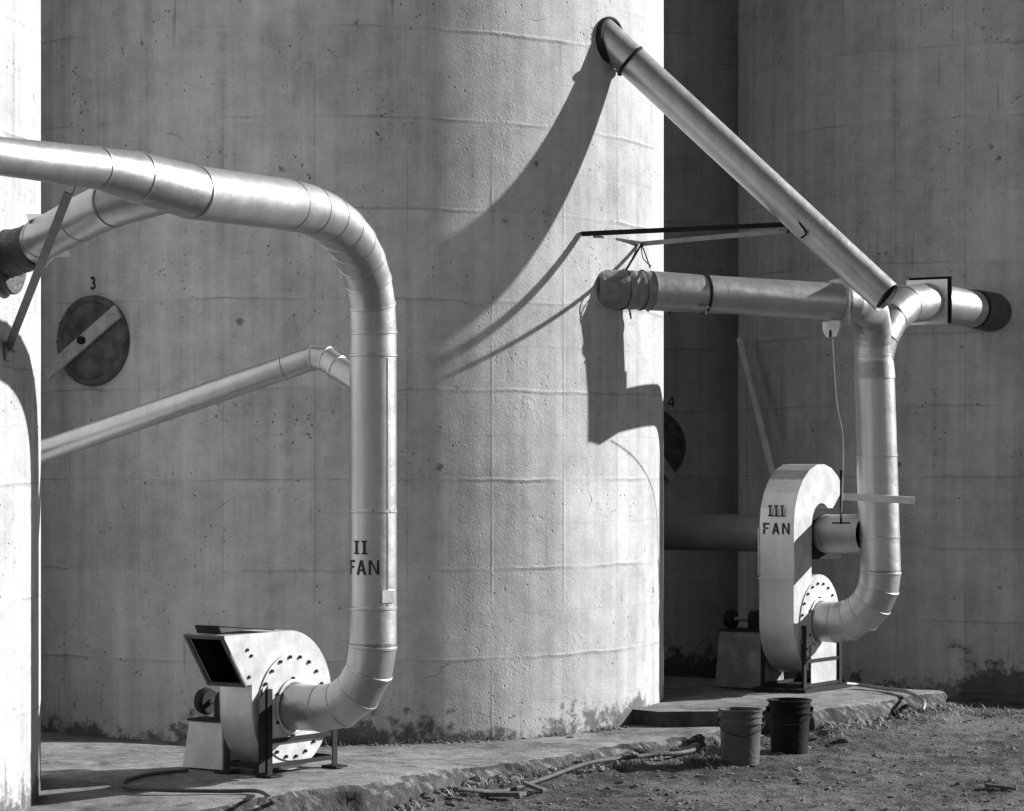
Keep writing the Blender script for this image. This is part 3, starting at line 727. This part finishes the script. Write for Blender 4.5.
mb.box((0, -.424, zc3 + .35), (W3 + .014, .01, .016))
for sx in (-1, 1): mb.box((sx * (W3 / 2 + .003), -.4235, (zc3 + .35 + zt3) / 2), (.008, .011, zt3 - zc3 - .40))
mb.build('skin_seam', M_GREYSHEET, f3, local=True)
inlet(f3, W3, zc3, .325, RAD3, 20, M_WHITE)
text_mesh('III', .088, lambda u, v: Vector((u, -.4255, 1.40 + v - .03)), .14, 'painted_numeral', hw, local=True)
text_mesh('FAN', .088, lambda u, v: Vector((u, -.4255, 1.262 + v - .03)), .26, 'painted_word', hw, local=True)
stand(f3, W3, (-.30, .32), (.52, .42), (.05, .24))
mb = MB(); mb.box((W3 / 2 + .022, .05, .19), (.006, .44, .34)); mb.build('stand_panel', M_WHITE, f3, local=True)
mb = MB(); mb.box((.02, 0, .018), (W3 + .16, .84, .03)); mb.build('base_frame', M_DARK, f3, local=True)
drive(f3, -.60, -.22, -.24, .06, zc3 - .085, zc3, W3, M_BOOT)

# ------------------------------------------------------------------ spout pipe high on the middle silo, with its two ties
pD, nD = on_silo(CX, CY, 609, 40); eD = at(887, 298, 18.92); rD = .117
dd = (eD - pD).normalized()
sp_ = thing('spout_pipe', 'long straight silver pipe sloping down from a hole high in the middle silo, end open', 'pipe', tuple(pD))
mb = MB(); a = pD - dd * .12; cut = (dd + Vector((.25, .28, .15))).normalized()
n = 48; u = dd.cross(Vector((0, 0, 1))).normalized(); v = dd.cross(u)
cutn = (dd + Vector((.04, -.30, 0))).normalized()
def ringD(c, r, nr): return [c + (w_ := u * r * cos(2 * pi * k / n) + v * r * sin(2 * pi * k / n)) - dd * (w_.dot(nr) / dd.dot(nr)) for k in range(n)]
r0 = ringD(a, rD, dd); r1 = ringD(eD, rD, cutn); r2 = ringD(eD, rD - .004, cutn); r3_ = ringD(eD - dd * 1.0, rD - .004, dd)
mb.add(r0 + r1 + r2 + r3_, [(m * n + k, m * n + (k + 1) % n, (m + 1) * n + (k + 1) % n, (m + 1) * n + k) for m in range(3) for k in range(n)])
mb.build('barrel', M_DUCT, sp_)
mb = MB(); c4_ = ringD(eD - dd * .03, rD - .0045, cutn); mb.add(c4_, [tuple(range(n))]); mb.build('bore_shade', M_BLACK, sp_)  # black disc near the open end paints in the pipe's inner shade
mb = MB(); c = pD + dd * .22; q_ = []
for k in range(30):
    A = R(-60 + 240 * k / 29); q_.append(c + (u * cos(A) + v * sin(A)) * (rD + .012))
q_ = [q_[0] - v * .0] + q_[1:] + [q_[-1] + (u * -.2 + v * -.02)]
mb.cable(q_, .012, n=8, per=2); mb.build('hanger_ring', M_DARK, sp_)
mb = MB(); mb.cyl(pD - nD * .03, pD + nD * .02, .165, n=40); mb.ring(pD + nD * .02, nD, .15, .015); mb.build('wall_collar', M_DARK, sp_)
t1a, n1 = on_silo(CX, CY, 581, 232); t1b = at(799, 222, 19.14); t2a = at(643, 242, 19.6); t2b = at(796, 228, 19.14)
mb = MB(); mb.angle_iron(t1a, t1b, .035, .005, (0, 0, 1)); tag(mb.build('tie_bar', M_DARK), 'dark upper tie bar, the longer one, running from the middle silo to the sloping pipe', 'tie bar', 'tie bars of the sloping pipe')
mb = MB(); mb.angle_iron(t2a, t2b, .034, .005, (0, 0, 1)); tag(mb.build('tie_bar', M_STEEL), 'shorter lower tie bar of pale steel just under the long dark one', 'tie bar', 'tie bars of the sloping pipe')
mb = MB(); mb.ring(at(799, 220, 19.07), dd, rD + .006, .007); mb.cable([at(799, 222, 18.90), at(806, 233, 18.88), at(801, 238, 18.88)], .008, n=6); mb.build('tie_clamp', M_DARK, sp_)
wA, wn = on_silo(CX, CY, 594, 236); wB, _ = on_silo(CX, CY, 638, 243)
tw = thing('tie_wire', 'thin dark tie and wires slung from the silo over the boot of the level pipe', 'wire', tuple(wA))
mb = MB(); mb.bar(wA, wB + wn * .03, .012, .018); mb.build('flat_tie', M_DARK, tw)
mb = MB(); mb.bar(wB + wn * .03 + Vector((0, 0, -.012)), at(626, 270, 19.25), .010, .014); mb.build('hanger', M_DARK, tw)
mb = MB(); mb.cable([at(641, 243, 19.6), at(646, 256, 19.5), at(650, 268, 19.38)], .005, n=6); mb.build('wire', M_DARK, tw)
mb = MB(); mb.cable([at(641, 243, 19.6), at(643, 258, 19.5), at(651, 266, 19.38)], .004, n=6); mb.build('wire', M_DARK, tw)
mb = MB(); mb.cable([at(627, 306, 19.3), at(630, 312, 19.3), at(631, 319, 19.3)], .006, n=6); mb.build('wire_end', M_DARK, tw)
mb = MB(); mb.cable([at(645, 304, 19.35), at(648, 311, 19.35), at(651, 304, 19.35)], .006, n=6); mb.build('wire_end', M_DARK, tw)

# ------------------------------------------------------------------ loose things
mb = MB(); a = at(777, 480, 23.9); a.z = .29 ; mb.cyl(at(740, 339, 24.6), at(806, 610, 23.2), .032, n=16); tag(mb.build('leaning_pole', M_POLE), 'steel pole leaning in the dark gap between the right silo and the one behind', 'pole')

def pail(name, px, py, d, r0, r1, ht, mat, label, kind):
    p = at(px, py, d); p.z = float(ground_z(np.array([p.x]), np.array([p.y]))[0]) - .005
    t = thing('bucket', label, 'bucket', tuple(p), 0, 'buckets by the slab')
    mb = MB(); n = 40
    prof = [(0, .012), (r0 - .012, .012), (r0, 0), (r0, .006), (r0 + (r1 - r0) * .74, ht * .74), (r1 + .010, ht * .745), (r1 + .010, ht * .775), (r1 - .001, ht * .78), (r1, ht * .86), (r1 + .009, ht * .865), (r1 + .009, ht * .885), (r1, ht * .89), (r1 + .002, ht * .965), (r1 + .012, ht * .97), (r1 + .012, ht), (r1 - .006, ht), (r1 - .010, ht * .9), (r0 - .004, .03), (0, .03)]
    vs = []; fs = []
    for r, z in prof:
        for k in range(n): A = 2 * pi * k / n; vs.append((p.x + r * cos(A), p.y + r * sin(A), p.z + z))
    for i in range(len(prof) - 1):
        for k in range(n): fs.append((i * n + k, i * n + (k + 1) % n, (i + 1) * n + (k + 1) % n, (i + 1) * n + k))
    mb.add(vs, fs); mb.build('shell', mat, t, ang=30)
    mb = MB(); q_ = [Vector((p.x + (r1 + .018) * cos(R(a)), p.y + (r1 + .018) * sin(R(a)), p.z + ht * .82 - .10 * sin(R(a - 180)))) for a in range(180, 361, 15)]
    mb.cable(q_, .004, n=6, per=2); mb.build('handle', M_DARK, t)
    for a in (180, 360):
        mb = MB(); c = Vector((p.x + r1 * cos(R(a)), p.y, p.z + ht * .82)); dr = Vector((cos(R(a)), 0, 0)); mb.cyl(c, c + dr * .02, .018, n=12); mb.build('ear', mat, t)
    return t
pail('bucket', 740.5, 768, 18.05, .125, .143, .37, M_PAIL, 'grey dirty bucket standing left of the black bucket in front of the slab', 0)
pail('bucket', 789.5, 754, 19.0, .130, .146, .37, M_PAILD, 'glossy black bucket standing right of the grey bucket, close to the slab', 0)

gz = lambda x, y: float(ground_z(np.array([x]), np.array([y]))[0])
def gp(px, py, lift=.02, z=None):
    zz = 0.0 if z is None else z
    for _ in range(4):
        d = (CAMZ - zz) * F / (py - 465); p = at(px, py, d)
        if z is None: zz = gz(p.x, p.y)
    p.z = zz + lift; return p
mb = MB(); mb.cable([gp(724, 744, .05), gp(690, 752, .06), gp(640, 762, .05), gp(590, 769, .05), gp(540, 779, .03), gp(500, 787, .03), gp(450, 797, .03), gp(390, 808, .02), gp(330, 820, .02), gp(250, 836, .02)], .015, n=12)
tag(mb.build('hose', M_HOSE), 'long grey hose lying on the dirt along the slab up to the grey bucket', 'hose')
mb = MB(); mb.cable([gp(188, 774, .02, ZS), gp(150, 777, .015, ZS), gp(125, 783, .012, ZS), gp(128, 790, .012, ZS), gp(165, 793, .015, ZS), gp(225, 794, .015, ZS), gp(258, 795, .02, ZS), at(272, 800, 14.30), gp(287, 815, .02), gp(292, 830, .02)], .011, n=8)
tag(mb.build('cable', M_RUBBER), 'black cable looping over the slab from the front fan towards the dirt', 'cable')
mb = MB(); mb.cable([gp(846, 690, .05, ZU), gp(862, 689, .03, ZU), gp(885, 692, .025, ZU), gp(905, 695, .03, ZU), at(918, 697, 20.55), at(924, 702, 20.4), at(921, 711, 20.3), gp(908, 715, .025), gp(896, 714, .02), gp(880, 719, .012)], .015, n=10)
tag(mb.build('hose', M_STEEL), 'pale conduit hose hanging over the slab edge beside the rear fan', 'hose')
def plank(name, a, b, wd, ht, mat, label, cat):
    mb = MB(); mb.bar(a, b, wd, ht); return tag(mb.build(name, mat, bevel=.004), label, cat)
plank('wood_scrap', gp(483, 797, .02), gp(523, 801, .03), .09, .025, M_WOOD, 'pale flat scrap of wood on the dirt below the hose', 'scrap')
plank('stick', gp(985, 788, .02), gp(1017, 795, .02), .025, .02, M_WOOD, 'dark thin stick lying on the dirt at the lower right', 'stick')
plank('wood_scrap', gp(524, 788, .06), gp(545, 793, .02), .06, .02, M_WOOD, 'short splintered wood scrap tucked under the hose', 'scrap')

def blades(name, spots, n, hh, mat, label=None, cat=None, kind=None, spread=.05, wd=.004, flat=.5):
    mb = MB(); rr = random.Random(hash(name) % 1000 if False else len(spots) * 7 + n)
    for (p, sc_) in spots:
        for _ in range(int(n * sc_)):
            b = Vector(p) + Vector((rr.gauss(0, spread), rr.gauss(0, spread), rr.uniform(-.005, .01)))
            L = hh * sc_ * rr.uniform(.4, 1.1); A = rr.uniform(0, 2 * pi); out = Vector((cos(A), sin(A), 0)) * L * rr.uniform(.1, 1) * flat
            s = Vector((-sin(A), cos(A), 0)) * wd * rr.uniform(.6, 1.4); up = Vector((0, 0, L))
            m = b + out * .4 + up * .6; t_ = b + out + up * rr.uniform(.7, 1)
            mb.add([b - s, b + s, m + s * .8, m - s * .8, t_], [(0, 1, 2, 3), (3, 2, 4)])
    return tag(mb.build(name, mat), label, cat, None, kind)
# weeds along the foot of the middle silo and the slab edge
sp1 = []
for k in range(70):
    th = R(-150 + 115 * random.random()); p = (CX + (SILO_R + .03) * cos(th), CY + (SILO_R + .03) * sin(th), ZL)
    px = 512 + F * p[0] / p[1]; sp1.append((p, random.uniform(.3, .9) * (1.5 if 300 < px < 430 else .8)))
blades('weeds', sp1, 34, .055, M_WEED, kind='stuff', spread=.045, wd=.0026, flat=1.2)
sp2 = []
for k in range(90):
    u = random.uniform(-1.2, 7.0); v = (.10 + vfront(u) if u < 4.7 else .50) + abs(random.gauss(0, .05)); x, y = uv_to_xy(u, v); sp2.append(((x, y, gz(x, y)), random.uniform(.3, 1.0)))
blades('dry_grass', sp2, 14, .07, M_STRAW, kind='stuff', spread=.05, flat=1.6)
hp = [(gp(925 + 65 * k / 30 + random.gauss(0, 3), 714 + random.gauss(0, 1.2), 0), .9) for k in range(34)]
blades('straw_heap', hp, 90, .05, M_STRAW, 'low heap of dry straw on the dirt past the right end of the slab', 'straw', spread=.11, flat=2.4, wd=.003)
bp = [(gp(692 + 26 * k / 15, 762 + random.gauss(0, 3), 0), .8) for k in range(16)]
blades('matted_grass', bp, 60, .06, M_WEED, kind='stuff', spread=.05, flat=1.5)

# stones and crumbs of broken concrete on the dirt
def stones(name, n, fn, mat, smin, smax):
    mb = MB(); rr = random.Random(n)
    ico = [(0, 0, 1), (.89, 0, .45), (.28, .85, .45), (-.72, .53, .45), (-.72, -.53, .45), (.28, -.85, .45), (.72, .53, -.45), (-.28, .85, -.45), (-.89, 0, -.45), (-.28, -.85, -.45), (.72, -.53, -.45), (0, 0, -1)]
    icf = [(0, 1, 2), (0, 2, 3), (0, 3, 4), (0, 4, 5), (0, 5, 1), (1, 6, 2), (2, 7, 3), (3, 8, 4), (4, 9, 5), (5, 10, 1), (2, 6, 7), (3, 7, 8), (4, 8, 9), (5, 9, 10), (1, 10, 6), (6, 11, 7), (7, 11, 8), (8, 11, 9), (9, 11, 10), (10, 11, 6)]
    for _ in range(n):
        x, y, z = fn(rr); s = smin * (smax / smin) ** (rr.random() ** 3.2); f = (rr.uniform(.6, 1.4), rr.uniform(.6, 1.4), rr.uniform(.35, .8)); A = rr.uniform(0, 6.28)
        vs = []
        for v in ico:
            j = rr.uniform(.75, 1.2); a, b, c = v[0] * f[0] * j, v[1] * f[1] * j, v[2] * f[2] * j
            vs.append((x + s * (a * cos(A) - b * sin(A)), y + s * (a * sin(A) + b * cos(A)), z + s * c + s * .1))
        mb.add(vs, icf)
    return tag(mb.build(name, mat, ang=20), kind='stuff')
def onground(rr):
    y = 14.2 + 8.5 * rr.random() ** 1.2; x = rr.uniform(-.12, .2) * y
    u, v = xy_to_uv(x, y)
    while v < (.06 + vfront(u) if u < 4.7 else .42):
        y = 14.2 + 8.5 * rr.random() ** 1.2; x = rr.uniform(-.12, .2) * y; u, v = xy_to_uv(x, y)
    return x, y, gz(x, y)
stones('gravel', 6000, onground, M_STONE, .003, .022)
def edge(rr):
    u = rr.uniform(-1.5, 7.1); v = (.04 + vfront(u) if u < 4.75 else .42) + abs(rr.gauss(0, .08)); x, y = uv_to_xy(u, v); return x, y, gz(x, y)
stones('rubble', 900, edge, M_STONE, .008, .05)
def foot(rr):
    th = R(rr.uniform(-140, -20)); r = SILO_R + .02 + abs(rr.gauss(0, .06)); return CX + r * cos(th), CY + r * sin(th), ZL
stones('wall_crumbs', 900, foot, M_STONE, .005, .028)
